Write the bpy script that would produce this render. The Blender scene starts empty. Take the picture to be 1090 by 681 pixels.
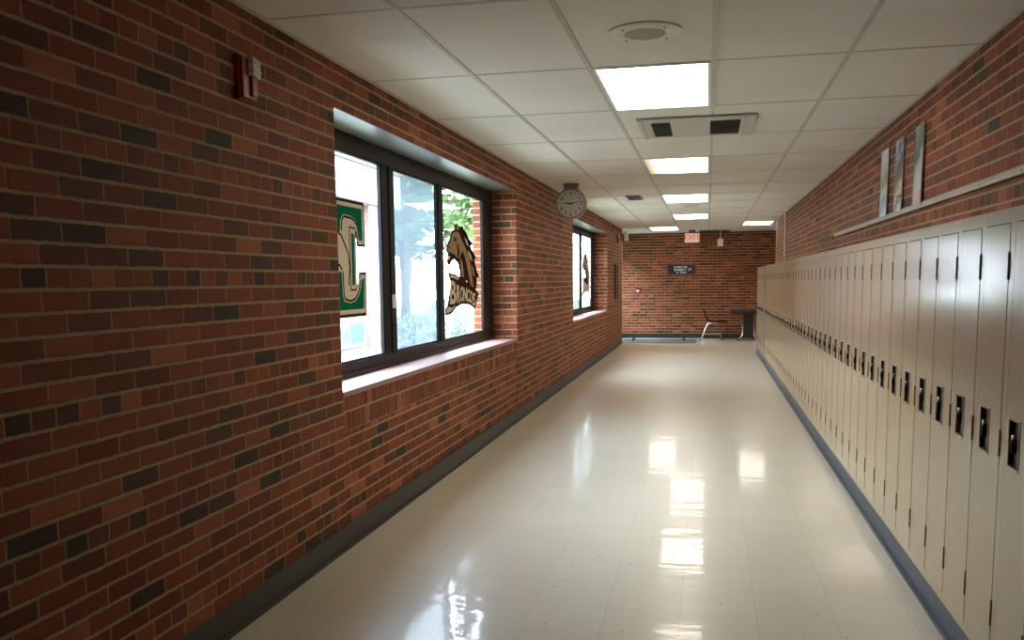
import bpy, bmesh, math, random
from mathutils import Vector, Matrix, noise as mnoise

random.seed(7)
scene = bpy.context.scene
C = scene.collection

# ---------------------------------------------------------------- dimensions
XL, XR, XK, ZC = -1.806, 1.253, 0.902, 2.442     # window wall, locker wall, locker fronts, ceiling
YB, YLE, YRE, YE = -2.2, 19.55, 17.7, 21.385      # back wall, end of each side wall, end wall
WX0, WX1 = -2.24, 4.6                              # cross corridor ends
ZS, ZH = 0.812, 2.222                             # window sill and head
WIN = [(4.23, 8.54), (12.28, 16.59)]
XG = -2.10                                        # glass plane
XO = -2.24                                        # outside face of the window wall

# ---------------------------------------------------------------- mesh helpers
class MB:
    def __init__(self):
        self.bm = bmesh.new()

    def face(self, pts, mi=0):
        f = self.bm.faces.new([self.bm.verts.new(p) for p in pts])
        f.material_index = mi
        return f

    def box(self, x0, x1, y0, y1, z0, z1, mi=0):
        v = [self.bm.verts.new((x, y, z)) for x in (x0, x1) for y in (y0, y1) for z in (z0, z1)]
        for q in ((0, 1, 3, 2), (4, 6, 7, 5), (0, 4, 5, 1), (2, 3, 7, 6), (0, 2, 6, 4), (1, 5, 7, 3)):
            f = self.bm.faces.new([v[i] for i in q])
            f.material_index = mi
        return self

    def obox(self, centre, half, rot, mi=0):
        """box with half sizes turned by a matrix"""
        c = Vector(centre)
        v = [self.bm.verts.new(c + rot @ Vector((sx * half[0], sy * half[1], sz * half[2])))
             for sx in (-1, 1) for sy in (-1, 1) for sz in (-1, 1)]
        for q in ((0, 1, 3, 2), (4, 6, 7, 5), (0, 4, 5, 1), (2, 3, 7, 6), (0, 2, 6, 4), (1, 5, 7, 3)):
            f = self.bm.faces.new([v[i] for i in q])
            f.material_index = mi
        return self

    def lathe(self, profile, origin=(0, 0, 0), axis='z', n=40, mi=0):
        """profile: (radius, height) pairs turned about an axis; radius 0 ends close it"""
        o = Vector(origin)
        rings = []
        for r, h in profile:
            if r < 1e-6:
                rings.append([self.bm.verts.new(o + self._ax(axis, 0, 0, h))])
            else:
                rings.append([self.bm.verts.new(o + self._ax(axis, r * math.cos(2 * math.pi * k / n), r * math.sin(2 * math.pi * k / n), h)) for k in range(n)])
        for a, b in zip(rings, rings[1:]):
            for k in range(n):
                k2 = (k + 1) % n
                if len(a) == 1 and len(b) == 1:
                    continue
                if len(a) == 1:
                    f = self.bm.faces.new((a[0], b[k], b[k2]))
                elif len(b) == 1:
                    f = self.bm.faces.new((a[k], b[0], a[k2]))
                else:
                    f = self.bm.faces.new((a[k], b[k], b[k2], a[k2]))
                f.material_index = mi
        return self

    @staticmethod
    def _ax(axis, a, b, h):
        return Vector((a, b, h)) if axis == 'z' else (Vector((h, a, b)) if axis == 'x' else Vector((a, h, b)))

    def tube(self, pts, r, n=12, mi=0):
        pts = [Vector(p) for p in pts]
        rings = []
        up = Vector((0, 0, 1))
        for i, p in enumerate(pts):
            d = (pts[min(i + 1, len(pts) - 1)] - pts[max(i - 1, 0)]).normalized()
            s = d.cross(up)
            if s.length < 1e-3:
                s = d.cross(Vector((0, 1, 0)))
            s.normalize()
            t = s.cross(d).normalized()
            rings.append([self.bm.verts.new(p + s * r * math.cos(2 * math.pi * k / n) + t * r * math.sin(2 * math.pi * k / n)) for k in range(n)])
        for a, b in zip(rings, rings[1:]):
            for k in range(n):
                f = self.bm.faces.new((a[k], a[(k + 1) % n], b[(k + 1) % n], b[k]))
                f.material_index = mi
        for ring in (rings[0], rings[-1]):
            f = self.bm.faces.new(ring)
            f.material_index = mi
        return self

    def plate_yz(self, pts, x0, x1, mi=0):
        """a flat cut-out (points in y, z) with thickness along x"""
        a = [self.bm.verts.new((x0, y, z)) for y, z in pts]
        b = [self.bm.verts.new((x1, y, z)) for y, z in pts]
        fs = [self.bm.faces.new(a), self.bm.faces.new(list(reversed(b)))]
        n = len(pts)
        for k in range(n):
            fs.append(self.bm.faces.new((a[k], b[k], b[(k + 1) % n], a[(k + 1) % n])))
        for f in fs:
            f.material_index = mi
        return self

    def mesh(self, name, mats, smooth=False, bevel=0.0, seg=2):
        bm = self.bm
        if bevel:
            bmesh.ops.bevel(bm, geom=[e for e in bm.edges], offset=bevel, segments=seg, affect='EDGES', profile=0.6, clamp_overlap=True)
        bmesh.ops.recalc_face_normals(bm, faces=bm.faces)
        me = bpy.data.meshes.new(name)
        bm.to_mesh(me)
        bm.free()
        for m in (mats if isinstance(mats, (list, tuple)) else [mats]):
            me.materials.append(m)
        if smooth:
            for p in me.polygons:
                p.use_smooth = True
            me.set_sharp_from_angle(angle=math.radians(38))
        return me


def put(name, me, parent=None, loc=None, rot=None):
    o = bpy.data.objects.new(name, me)
    C.objects.link(o)
    if parent:
        o.parent = parent
    if loc:
        o.location = loc
    if rot:
        o.rotation_euler = rot
    return o


def obj(name, mb, mats, parent=None, **kw):
    return put(name, mb.mesh(name, mats, **kw), parent)


def tag(o, label, cat, group=None):
    o['label'] = label
    o['category'] = cat
    if group:
        o['group'] = group
    return o


def thing(name, label, cat, loc=(0, 0, 0), group=None, rot=None):
    o = bpy.data.objects.new(name, None)
    C.objects.link(o)
    o.empty_display_size = 0.1
    o.location = loc
    if rot:
        o.rotation_euler = rot
    return tag(o, label, cat, group)


def struct(name, mb, mats, parent=None, **kw):
    o = obj(name, mb, mats, parent, **kw)
    if not parent:
        o['kind'] = 'structure'
    return o


def dup_tree(src, loc, label):
    """a copy of a thing with copies of its parts and sub-parts"""
    r = src.copy()
    C.objects.link(r)
    r.location = loc
    r['label'] = label
    for ch in list(src.children):
        c = ch.copy()
        C.objects.link(c)
        c.parent = r
        for g in ch.children:
            d = g.copy()
            C.objects.link(d)
            d.parent = c
    return r


# ---------------------------------------------------------------- materials
def S(r, g, b):
    f = lambda c: (c / 255 / 12.92) if c / 255 <= 0.04045 else ((c / 255 + 0.055) / 1.055) ** 2.4
    return (f(r), f(g), f(b), 1.0)


class NT:
    """small helper for node maths"""
    def __init__(self, name):
        self.m = bpy.data.materials.new(name)
        self.m.use_nodes = True
        self.t = self.m.node_tree
        self.t.nodes.clear()
        self.out = self.t.nodes.new('ShaderNodeOutputMaterial')

    def n(self, kind, **props):
        x = self.t.nodes.new('ShaderNode' + kind)
        for k, v in props.items():
            setattr(x, k, v)
        return x

    def link(self, a, b):
        self.t.links.new(a, b)

    def _in(self, sock, v):
        if hasattr(v, 'is_output'):
            self.t.links.new(v, sock)
        else:
            sock.default_value = v

    def math(self, op, a, b=0.0, c=0.0, clamp=False):
        x = self.n('Math', operation=op, use_clamp=clamp)
        self._in(x.inputs[0], a)
        self._in(x.inputs[1], b)
        self._in(x.inputs[2], c)
        return x.outputs[0]

    def mix(self, f, a, b):
        x = self.n('Mix', data_type='FLOAT')
        self._in(x.inputs[0], f)
        self._in(x.inputs[2], a)
        self._in(x.inputs[3], b)
        return x.outputs[0]

    def mixc(self, f, a, b, mode='MIX'):
        x = self.n('Mix', data_type='RGBA', blend_type=mode)
        self._in(x.inputs[0], f)
        self._in(x.inputs[6], a)
        self._in(x.inputs[7], b)
        return x.outputs[2]

    def step(self, lo, hi, v):
        x = self.n('MapRange', interpolation_type='SMOOTHSTEP')
        self._in(x.inputs[0], v)
        x.inputs[1].default_value, x.inputs[2].default_value = lo, hi
        return x.outputs[0]

    def ramp(self, v, stops, interp='LINEAR'):
        x = self.n('ValToRGB')
        x.color_ramp.interpolation = interp
        el = x.color_ramp.elements
        while len(el) < len(stops):
            el.new(0.5)
        for e, (p, c) in zip(el, stops):
            e.position, e.color = p, c
        self._in(x.inputs[0], v)
        return x.outputs[0]

    def noise(self, scale, vec=None, detail=3.0, rough=0.55):
        x = self.n('TexNoise')
        x.inputs['Scale'].default_value = scale
        x.inputs['Detail'].default_value = detail
        x.inputs['Roughness'].default_value = rough
        if vec is not None:
            self.link(vec, x.inputs['Vector'])
        return x.outputs['Fac']

    def comb(self, a, b, c=0.0):
        x = self.n('CombineXYZ')
        for s, v in zip(x.inputs, (a, b, c)):
            self._in(s, v)
        return x.outputs[0]

    def bump(self, h, strength=0.5, dist=0.003, normal=None):
        x = self.n('Bump')
        x.inputs['Strength'].default_value = strength
        x.inputs['Distance'].default_value = dist
        self._in(x.inputs['Height'], h)
        if normal is not None:
            self.link(normal, x.inputs['Normal'])
        return x.outputs[0]

    def pos(self):
        g = self.n('NewGeometry')
        s = self.n('SeparateXYZ')
        self.link(g.outputs['Position'], s.inputs[0])
        nn = self.n('SeparateXYZ')
        self.link(g.outputs['True Normal'], nn.inputs[0])
        return g.outputs['Position'], s.outputs, nn.outputs

    def principled(self, **kw):
        p = self.n('BsdfPrincipled')
        for k, v in kw.items():
            self._in(p.inputs[k.replace('_', ' ')], v)
        self.link(p.outputs[0], self.out.inputs[0])
        return p


def simple(name, col, rough=0.5, metal=0.0, var=0.06, scale=14.0, bump=0.0, **kw):
    """a plain painted, plastic or metal surface with slight procedural unevenness"""
    t = NT(name)
    tc = t.n('TexCoord')
    v = t.noise(scale, tc.outputs['Object'])
    dark = tuple(c * (1 - var) for c in col[:3]) + (1,)
    lite = tuple(min(1, c * (1 + var)) for c in col[:3]) + (1,)
    base = t.ramp(v, [(0.3, dark), (0.7, lite)])
    p = t.principled(Base_Color=base, Roughness=rough, Metallic=metal, **kw)
    if bump:
        t.link(t.bump(t.noise(scale * 12, tc.outputs['Object']), 0.3, bump), p.inputs['Normal'])
    return t.m


def brick(name, header=None, soldier=False, tint=(1, 1, 1)):
    t = NT(name)
    pos, xyz, nrm = t.pos()
    side = t.math('GREATER_THAN', t.math('ABSOLUTE', nrm[1]), 0.5)
    u0 = t.mix(side, xyz[1], xyz[0])
    wob = t.math('MULTIPLY', t.math('SUBTRACT', t.noise(22.0, pos, 2.0), 0.5), 0.007)
    wob2 = t.math('MULTIPLY', t.math('SUBTRACT', t.noise(27.0, t.comb(xyz[2], xyz[1], xyz[0]), 2.0), 0.5), 0.007)
    u = t.math('ADD', u0, wob)
    z = t.math('ADD', xyz[2], wob2)
    if soldier:
        H, L = 0.106, 0.0655
        zz = t.math('DIVIDE', t.math('ADD', z, 0.106 * 20 - 0.812 + 0.008), H)
        row = t.math('FLOOR', zz)
        length = L
        shift = t.math('MULTIPLY', row, 0.37)
    else:
        H, L = 0.0653, 0.196
        zz = t.math('DIVIDE', t.math('ADD', z, 0.023), H)
        row = t.math('FLOOR', zz)
        ish = t.math('COMPARE', t.math('MODULO', row, 6.0), float(header), 0.2)
        length = t.mix(ish, L, L * 0.5)
        shift = t.math('MULTIPLY', t.math('MODULO', row, 2.0), 0.5)
        shift = t.math('ADD', shift, t.math('MULTIPLY', ish, 0.25))
    fz = t.math('MULTIPLY', t.math('FRACT', zz), H)
    uu = t.math('ADD', t.math('DIVIDE', u, length), shift)
    uu = t.math('ADD', uu, 400.0)
    idx = t.math('FLOOR', uu)
    fu = t.math('MULTIPLY', t.math('FRACT', uu), length)
    bed = t.step(0.0100, 0.0130, fz)
    if soldier:
        head = t.math('ADD', 0.35, t.math('MULTIPLY', t.step(0.004, 0.007, fu), 0.65))
    else:
        head = t.step(0.0074, 0.0104, fu)
    mask = t.math('MULTIPLY', bed, head if soldier else t.math('ADD', 0.38, t.math('MULTIPLY', head, 0.62)))
    wn = t.n('TexWhiteNoise', noise_dimensions='3D')
    t.link(t.comb(idx, row, side), wn.inputs['Vector'])
    rnd = wn.outputs['Value']
    T = lambda r, g, b: tuple(c * k for c, k in zip(S(r, g, b)[:3], tint)) + (1,)
    col = t.ramp(rnd, [(0.0, T(62, 46, 32)), (0.03, T(84, 54, 37)), (0.09, T(98, 53, 33)), (0.22, T(113, 55, 33)),
                       (0.45, T(124, 60, 36)), (0.66, T(132, 66, 40)), (0.86, T(142, 75, 47)), (0.96, T(158, 90, 58))], 'CONSTANT')
    grain = t.noise(70.0, pos, 5.0, 0.7)
    blot = t.noise(9.0, pos, 3.0, 0.6)
    col = t.mixc(t.math('MULTIPLY', t.step(0.45, 0.8, blot), 0.35), col, T(92, 52, 40))
    col = t.mixc(0.5, col, t.ramp(grain, [(0.25, (0.35, 0.35, 0.35, 1)), (0.75, (0.75, 0.75, 0.75, 1))]), 'OVERLAY')
    mort = t.ramp(t.noise(120.0, pos, 3.0), [(0.3, S(158, 134, 98)), (0.7, S(180, 157, 119))])
    base = t.mixc(mask, mort, col)
    hgt = t.math('ADD', mask, t.math('MULTIPLY', grain, 0.22))
    p = t.principled(Base_Color=base, Roughness=t.mix(mask, 0.9, 0.66), Specular_IOR_Level=0.22)
    t.link(t.bump(hgt, 0.7, 0.004), p.inputs['Normal'])
    return t.m


def floor_material():
    t = NT('waxed_vinyl_tile')
    pos, xyz, _ = t.pos()
    s = 0.3048
    ux = t.math('ADD', t.math('DIVIDE', xyz[0], s), 100.3)
    uy = t.math('ADD', t.math('DIVIDE', xyz[1], s), 100.1)
    fx, fy = t.math('FRACT', ux), t.math('FRACT', uy)
    ix, iy = t.math('FLOOR', ux), t.math('FLOOR', uy)
    ex = t.math('MINIMUM', fx, t.math('SUBTRACT', 1.0, fx))
    ey = t.math('MINIMUM', fy, t.math('SUBTRACT', 1.0, fy))
    joint = t.math('SUBTRACT', 1.0, t.step(0.001, 0.005, t.math('MINIMUM', ex, ey)))
    wn = t.n('TexWhiteNoise', noise_dimensions='2D')
    t.link(t.comb(ix, iy), wn.inputs['Vector'])
    base = t.ramp(wn.outputs['Value'], [(0.0, S(208, 198, 176)), (1.0, S(214, 204, 183))])
    mott = t.noise(90.0, pos, 4.0, 0.7)
    base = t.mixc(t.math('MULTIPLY', t.step(0.40, 0.70, mott), 0.22), base, S(184, 172, 148))
    # flecks pressed into the vinyl
    vo = t.n('TexVoronoi')
    vo.inputs['Scale'].default_value = 26.0
    mp = t.n('Mapping')
    mp.inputs['Scale'].default_value = (1.0, 0.55, 1.0)
    t.link(pos, mp.inputs[0])
    t.link(mp.outputs[0], vo.inputs['Vector'])
    spot = t.math('SUBTRACT', 1.0, t.step(0.05, 0.16, vo.outputs['Distance']))
    pick = t.n('SeparateXYZ')
    t.link(vo.outputs['Color'], pick.inputs[0])
    spot = t.math('MULTIPLY', spot, t.math('GREATER_THAN', pick.outputs[0], 0.86))
    base = t.mixc(t.math('MULTIPLY', spot, 0.8), base, S(104, 88, 68))
    base = t.mixc(t.math('MULTIPLY', joint, 0.45), base, S(120, 106, 86))
    rough = t.mix(t.noise(3.0, pos, 2.0), 0.27, 0.31)
    p = t.principled(Base_Color=base, Roughness=rough, Specular_IOR_Level=0.4, Coat_Weight=0.42, Coat_Roughness=0.05)
    mp2 = t.n('Mapping')
    mp2.inputs['Scale'].default_value = (0.6, 1.8, 1.0)
    t.link(pos, mp2.inputs[0])
    w1 = t.noise(5.0, mp2.outputs[0], 1.0, 0.4)
    w2 = t.noise(17.0, mp2.outputs[0], 2.0, 0.5)
    h = t.math('ADD', w1, t.math('MULTIPLY', w2, 0.42))
    nb = t.bump(h, 0.9, 0.0018)
    t.link(nb, p.inputs['Coat Normal'])
    t.link(t.bump(h, 0.3, 0.003), p.inputs['Normal'])
    return t.m


def ceiling_material():
    t = NT('fissured_ceiling_tile')
    pos, xyz, _ = t.pos()
    f = t.noise(46.0, pos, 5.0, 0.7)
    mp = t.n('Mapping')
    mp.inputs['Scale'].default_value = (1.0, 2.6, 1.0)
    t.link(pos, mp.inputs[0])
    g = t.noise(60.0, mp.outputs[0], 3.0, 0.6)
    pits = t.step(0.6, 0.72, g)
    base = t.ramp(t.noise(1.3, pos, 2.0), [(0.3, S(225, 220, 209)), (0.7, S(232, 228, 218))])
    base = t.mixc(t.math('MULTIPLY', pits, 0.22), base, S(150, 144, 132))
    p = t.principled(Base_Color=base, Roughness=0.92, Specular_IOR_Level=0.2)
    t.link(t.bump(t.math('SUBTRACT', f, pits), 0.35, 0.002), p.inputs['Normal'])
    return t.m


def emitter(name, col, strength, dim=False):
    """a lit diffuser; with dim=True the tube at its -x side is burning low"""
    t = NT(name)
    e = t.n('Emission')
    e.inputs[0].default_value = col
    e.inputs[1].default_value = strength
    tc = t.n('TexCoord')
    if dim:
        s = t.n('SeparateXYZ')
        t.link(tc.outputs['Object'], s.inputs[0])
        f = t.step(-0.27, 0.0, s.outputs[0])
        t.link(t.math('ADD', 0.55, t.math('MULTIPLY', f, strength - 0.55)), e.inputs[1])
        t.link(t.mixc(f, (1.0, 0.86, 0.55, 1), col), e.inputs[0])
    else:
        t.link(t.math('MULTIPLY', strength, t.mix(t.noise(3.0, tc.outputs['Object']), 0.97, 1.03)), e.inputs[1])
    t.link(e.outputs[0], t.out.inputs[0])
    return t.m


def glass_material(name, tint=(0.93, 0.97, 0.96, 1)):
    t = NT(name)
    tr = t.n('BsdfTransparent')
    tr.inputs[0].default_value = tint
    gl = t.n('BsdfGlossy')
    gl.inputs['Roughness'].default_value = 0.0
    fr = t.n('Fresnel')
    geo = t.n('NewGeometry')
    t.link(t.mix(geo.outputs['Backfacing'], 1.5, 1 / 1.5), fr.inputs[0])
    mx = t.n('MixShader')
    t.link(t.math('MULTIPLY', fr.outputs[0], 1.25, clamp=True), mx.inputs[0])
    t.link(tr.outputs[0], mx.inputs[1])
    t.link(gl.outputs[0], mx.inputs[2])
    t.link(mx.outputs[0], t.out.inputs[0])
    return t.m


def screen_material():
    """fine insect mesh: most light passes, the threads scatter some"""
    t = NT('insect_screen')
    tr = t.n('BsdfTransparent')
    df = t.n('BsdfDiffuse')
    df.inputs[0].default_value = S(84, 94, 100)
    tl = t.n('BsdfTranslucent')
    tl.inputs[0].default_value = S(96, 107, 114)
    m1 = t.n('MixShader')
    m1.inputs[0].default_value = 0.6
    t.link(df.outputs[0], m1.inputs[1])
    t.link(tl.outputs[0], m1.inputs[2])
    mx = t.n('MixShader')
    tc = t.n('TexCoord')
    t.link(t.mix(t.noise(40.0, tc.outputs['Object']), 0.74, 0.80), mx.inputs[0])
    t.link(tr.outputs[0], mx.inputs[1])
    t.link(m1.outputs[0], mx.inputs[2])
    t.link(mx.outputs[0], t.out.inputs[0])
    return t.m


M = {}
M['brick'] = brick('common_bond_brick', 3)
M['brick_right'] = brick('common_bond_brick_locker_side', 2)
M['brick_soldier'] = brick('upright_brick_under_sill', soldier=True)
M['floor'] = floor_material()
M['ceiling'] = ceiling_material()
M['grid'] = simple('ceiling_grid_enamel', S(196, 190, 176), 0.55)
M['base_dark'] = simple('dark_rubber_base', S(58, 58, 54), 0.5)
M['base_black'] = simple('black_rubber_base', S(40, 40, 40), 0.55)
M['base_blue'] = simple('blue_grey_rubber_base', S(68, 75, 85), 0.45)
M['locker'] = simple('tan_locker_enamel', S(181, 157, 119), 0.42, var=0.03, scale=3.0, Specular_IOR_Level=0.5, Coat_Weight=0.9, Coat_Roughness=0.15)
M['locker_edge'] = simple('locker_side_enamel', S(150, 134, 110), 0.4)
M['hinge'] = simple('brown_hinge_steel', S(112, 90, 64), 0.5, 0.1)
M['pocket'] = simple('dark_latch_recess', S(84, 68, 54), 0.45, 0.2)
M['pocket_rim'] = simple('latch_rim_steel', S(158, 144, 120), 0.4, 0.3)
M['black'] = simple('black_plastic', S(18, 18, 19), 0.55, Specular_IOR_Level=0.25)
M['dial'] = simple('black_lock_dial', S(14, 14, 15), 0.8, Specular_IOR_Level=0.1)
M['chrome'] = simple('chrome', S(215, 215, 212), 0.16, 1.0)
M['alu'] = simple('aluminium', S(186, 180, 168), 0.35, 0.85)
M['rail'] = simple('brushed_rail', S(168, 158, 142), 0.45, 0.4)
M['bronze'] = simple('dark_bronze_window_frame', S(30, 26, 25), 0.5, Specular_IOR_Level=0.25)
M['sash'] = simple('sash_frame', S(16, 16, 18), 0.55, Specular_IOR_Level=0.2)
M['sill'] = simple('pink_stone_sill', S(156, 116, 106), 0.45, var=0.08, scale=30)
M['soffit'] = simple('painted_soffit', S(116, 117, 116), 0.32)
M['plaster'] = simple('white_plaster', S(214, 208, 196), 0.8)
M['white'] = simple('white_enamel', S(226, 221, 210), 0.45)
M['vent_plate'] = simple('grey_white_diffuser_plate', S(182, 178, 168), 0.45)
M['vent_dark'] = simple('dark_grille', S(70, 68, 62), 0.6)
M['grille'] = simple('speaker_perforated_grille', S(156, 150, 134), 0.6, bump=0.001, scale=40)
M['red'] = simple('fire_red', S(138, 16, 20), 0.3)
M['lens'] = simple('strobe_lens', S(225, 222, 214), 0.12, 0.0)
M['glass'] = glass_material('window_glass')
M['screen'] = screen_material()
M['clock_case'] = simple('grey_clock_case', S(138, 138, 134), 0.4, 0.4)
M['clock_face'] = simple('clock_face', S(198, 198, 191), 0.5)

def vinyl(name, col, trans):
    t = NT(name)
    tc = t.n('TexCoord')
    c = t.ramp(t.noise(8.0, tc.outputs['Object']), [(0.3, tuple(k * 0.95 for k in col[:3]) + (1,)), (0.7, col)])
    d, l, m = t.n('BsdfDiffuse'), t.n('BsdfTranslucent'), t.n('MixShader')
    t.link(c, d.inputs[0])
    t.link(c, l.inputs[0])
    m.inputs[0].default_value = trans
    t.link(d.outputs[0], m.inputs[1])
    t.link(l.outputs[0], m.inputs[2])
    t.link(m.outputs[0], t.out.inputs[0])
    return t.m


M['decal_brown'] = vinyl('decal_dark_brown', S(66, 44, 36), 0.02)
M['decal_tan'] = vinyl('decal_tan', S(186, 154, 116), 0.14)
M['decal_cream'] = vinyl('decal_cream', S(240, 228, 202), 0.22)
M['decal_white'] = vinyl('decal_white', S(244, 244, 238), 0.15)
M['decal_green'] = vinyl('decal_green', S(20, 112, 80), 0.08)
M['navy'] = simple('navy_sign', S(24, 30, 58), 0.45)
M['sign_white'] = simple('sign_lettering_white', S(236, 236, 232), 0.5)
M['exit_face'] = emitter('exit_face_lit', (1.0, 0.80, 0.60, 1), 0.42)
M['exit_red'] = emitter('exit_letters_lit', (1.0, 0.13, 0.08, 1), 0.55)
M['lamp'] = emitter('lit_diffuser', (1.0, 0.91, 0.77, 1), 7.5)
M['lamp_dim'] = emitter('lit_diffuser_one_tube_low', (1.0, 0.91, 0.77, 1), 7.5, dim=True)
M['mat_grey'] = simple('grey_floor_mat', S(92, 89, 84), 0.9, var=0.15, scale=60, bump=0.002)
M['table_top'] = simple('dark_laminate', S(58, 44, 34), 0.65)
M['table_edge'] = simple('edge_band', S(84, 68, 54), 0.6)
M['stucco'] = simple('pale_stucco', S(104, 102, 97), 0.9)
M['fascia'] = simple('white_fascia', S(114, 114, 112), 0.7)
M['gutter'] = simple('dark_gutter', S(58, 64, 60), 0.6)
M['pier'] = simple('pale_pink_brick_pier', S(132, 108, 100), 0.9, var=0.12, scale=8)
M['roof'] = simple('mauve_grey_shingle', S(120, 108, 112), 0.9, var=0.15, scale=5)
M['out_glass'] = simple('teal_window_pane', S(70, 96, 96), 0.1)
M['out_brick'] = brick('outside_brick', 3)
M['lawn'] = simple('lawn', S(92, 108, 66), 0.95, var=0.25, scale=2.0)
M['paving'] = simple('pale_paving', S(150, 148, 140), 0.9, var=0.08, scale=3.0)
M['leaf'] = simple('tree_leaves', S(66, 96, 44), 0.6, var=0.4, scale=1.6)
M['leaf_pale'] = simple('pale_shrub_leaves', S(132, 148, 128), 0.6, var=0.3, scale=6.0)
M['bark'] = simple('bark', S(92, 76, 62), 0.9, var=0.25, scale=12)

# ---------------------------------------------------------------- the room shell
mb = MB()
mb.box(XO, XR + 0.25, YB, YRE, -0.12, 0.0)
mb.box(XO, WX1, YRE, YE, -0.12, 0.0)
mb.box(WX0 - 0.22, XO, YLE, YE, -0.12, 0.0)
struct('floor', mb, M['floor'])

mb = MB()
# window wall with its two openings (inner leaf to outer face), in pieces
segs = [(YB, WIN[0][0], XO), (WIN[0][1], WIN[1][0], XO), (WIN[1][1], 17.7, XO + 0.12), (17.7, YLE, XO)]
for a, b, xo in segs:
    mb.box(xo, XL, a, b, 0, 2.60)
for a, b in WIN:
    mb.box(XO, XL - 0.007, a, b, 0, 0.600)
    mb.box(XO, XL - 0.007, a, b, 0.600, ZS - 0.030, 1)
    mb.box(XO, XL, a, b, ZH + 0.004, 2.60)
struct('wall_left', mb, [M['brick'], M['brick_soldier']])

mb = MB()
mb.box(XR, XR + 0.25, YB, YRE, 0, 2.60)
struct('wall_right', mb, M['brick_right'])
mb = MB()
mb.box(WX0, WX1, YE, YE + 0.25, 0, 2.60)
struct('wall_end', mb, M['brick'])
mb = MB()
mb.box(XO, XR + 0.25, YB - 0.25, YB, 0, 2.60)
struct('wall_back', mb, M['brick'])
# cross corridor: near walls and far ends
mb = MB()
mb.box(XR + 0.25, WX1, YRE - 0.25, YRE, 0, 2.60)
struct('wall_cross_right_near', mb, M['brick'])
mb = MB()
mb.box(WX1, WX1 + 0.25, YRE - 0.25, YE + 0.25, 0, 2.60)
struct('wall_cross_right_end', mb, M['brick'])
mb = MB()          # outer wall of the exit recess, around its glazed door
mb.box(WX0 - 0.22, WX0, YLE - 0.02, YLE + 0.14, 0, 2.60)
mb.box(WX0 - 0.22, WX0, YE - 0.14, YE + 0.25, 0, 2.60)
mb.box(WX0 - 0.22, WX0, YLE + 0.14, YE - 0.14, 2.14, 2.60)
struct('wall_exit', mb, M['brick'])

# ceiling: tile field above a real grid of T bars
GX = [-1.2254, -0.6079, 0.0172, 0.6573]
GY = [4.73 + 1.19 * k for k in range(-5, 15)]
mb = MB()
mb.box(XL, XR, YB, YRE, ZC + 0.005, ZC + 0.05)
mb.box(XL, WX1, YRE, YLE, ZC + 0.005, ZC + 0.05)
mb.box(WX0, WX1, YLE, YE, ZC + 0.005, ZC + 0.05)
ceil = struct('ceiling', mb, M['ceiling'])
mb = MB()
for x in GX:
    mb.box(x - 0.012, x + 0.012, YB, YE, ZC, ZC + 0.012)
for x in (1.89, 2.5, 3.1, 3.7):
    mb.box(x - 0.012, x + 0.012, YRE, YE, ZC, ZC + 0.012)
for y in GY:
    xa, xb = (XL, XR) if y < YRE else (WX0 if y > YLE else XL, WX1)
    mb.box(xa, xb, y - 0.011, y + 0.011, ZC + 0.0028, ZC + 0.012)
mb.box(XL, XL + 0.020, YB, YLE, ZC - 0.001, ZC + 0.012)
mb.box(XR - 0.020, XR, YB, YRE, ZC - 0.001, ZC + 0.012)
obj('ceiling_grid', mb, M['grid'], ceil)
mb = MB()
mb.box(XO - 0.05, XR + 0.30, YB - 0.3, YRE - 0.3, 2.60, 2.80)
mb.box(XO - 0.05, WX1 + 0.3, YRE - 0.3, YE + 0.3, 2.60, 2.80)
mb.box(WX0 - 0.3, XO - 0.05, YLE - 0.3, YE + 0.3, 2.60, 2.80)
struct('unseen_roof_sun_block', mb, M['plaster'])  # unseen roof slab, added above the ceiling to block the sun

# rubber bases
mb = MB()
mb.box(XL, XL + 0.008, YB, YLE, 0, 0.122)
mb.box(XL, XL + 0.022, YB, YLE, 0, 0.014)
struct('baseboard_left', mb, M['base_dark'], bevel=0.003, seg=2)
mb = MB()
mb.box(WX0, WX1, YE - 0.008, YE, 0, 0.105)
mb.box(WX0, WX1, YE - 0.020, YE, 0, 0.014)
struct('baseboard_end', mb, M['base_black'], bevel=0.003, seg=2)
K0, KW, KN = 2.682, 0.2945, 41
K1 = K0 + KW * KN
B0, BN = K1 + 0.40, 7
B1 = B0 + KW * BN
mb = MB()
mb.box(XK + 0.004, XR, YB + 0.3, K1, 0, 0.114)
mb.box(XK + 0.004, XR, B0, B1, 0, 0.114)
mb.box(XK - 0.012, XK + 0.006, YB + 0.3, K1, 0, 0.016)
mb.box(XK - 0.012, XK + 0.006, B0, B1, 0, 0.016)
struct('baseboard_right', mb, M['base_blue'], bevel=0.003, seg=2)

# corner guards
mb = MB()
mb.box(XR - 0.003, XR + 0.03, YRE, YRE + 0.004, 1.57, ZC)
mb.box(XR - 0.004, XR, YRE - 0.03, YRE + 0.004, 1.57, ZC)
struct('trim_1', mb, M['alu'])
mb = MB()
mb.box(XL, XL + 0.004, YLE - 0.04, YLE + 0.004, 0.13, 2.2)
mb.box(XL - 0.04, XL, YLE, YLE + 0.004, 0.13, 2.2)
struct('trim_2', mb, M['alu'])


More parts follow.
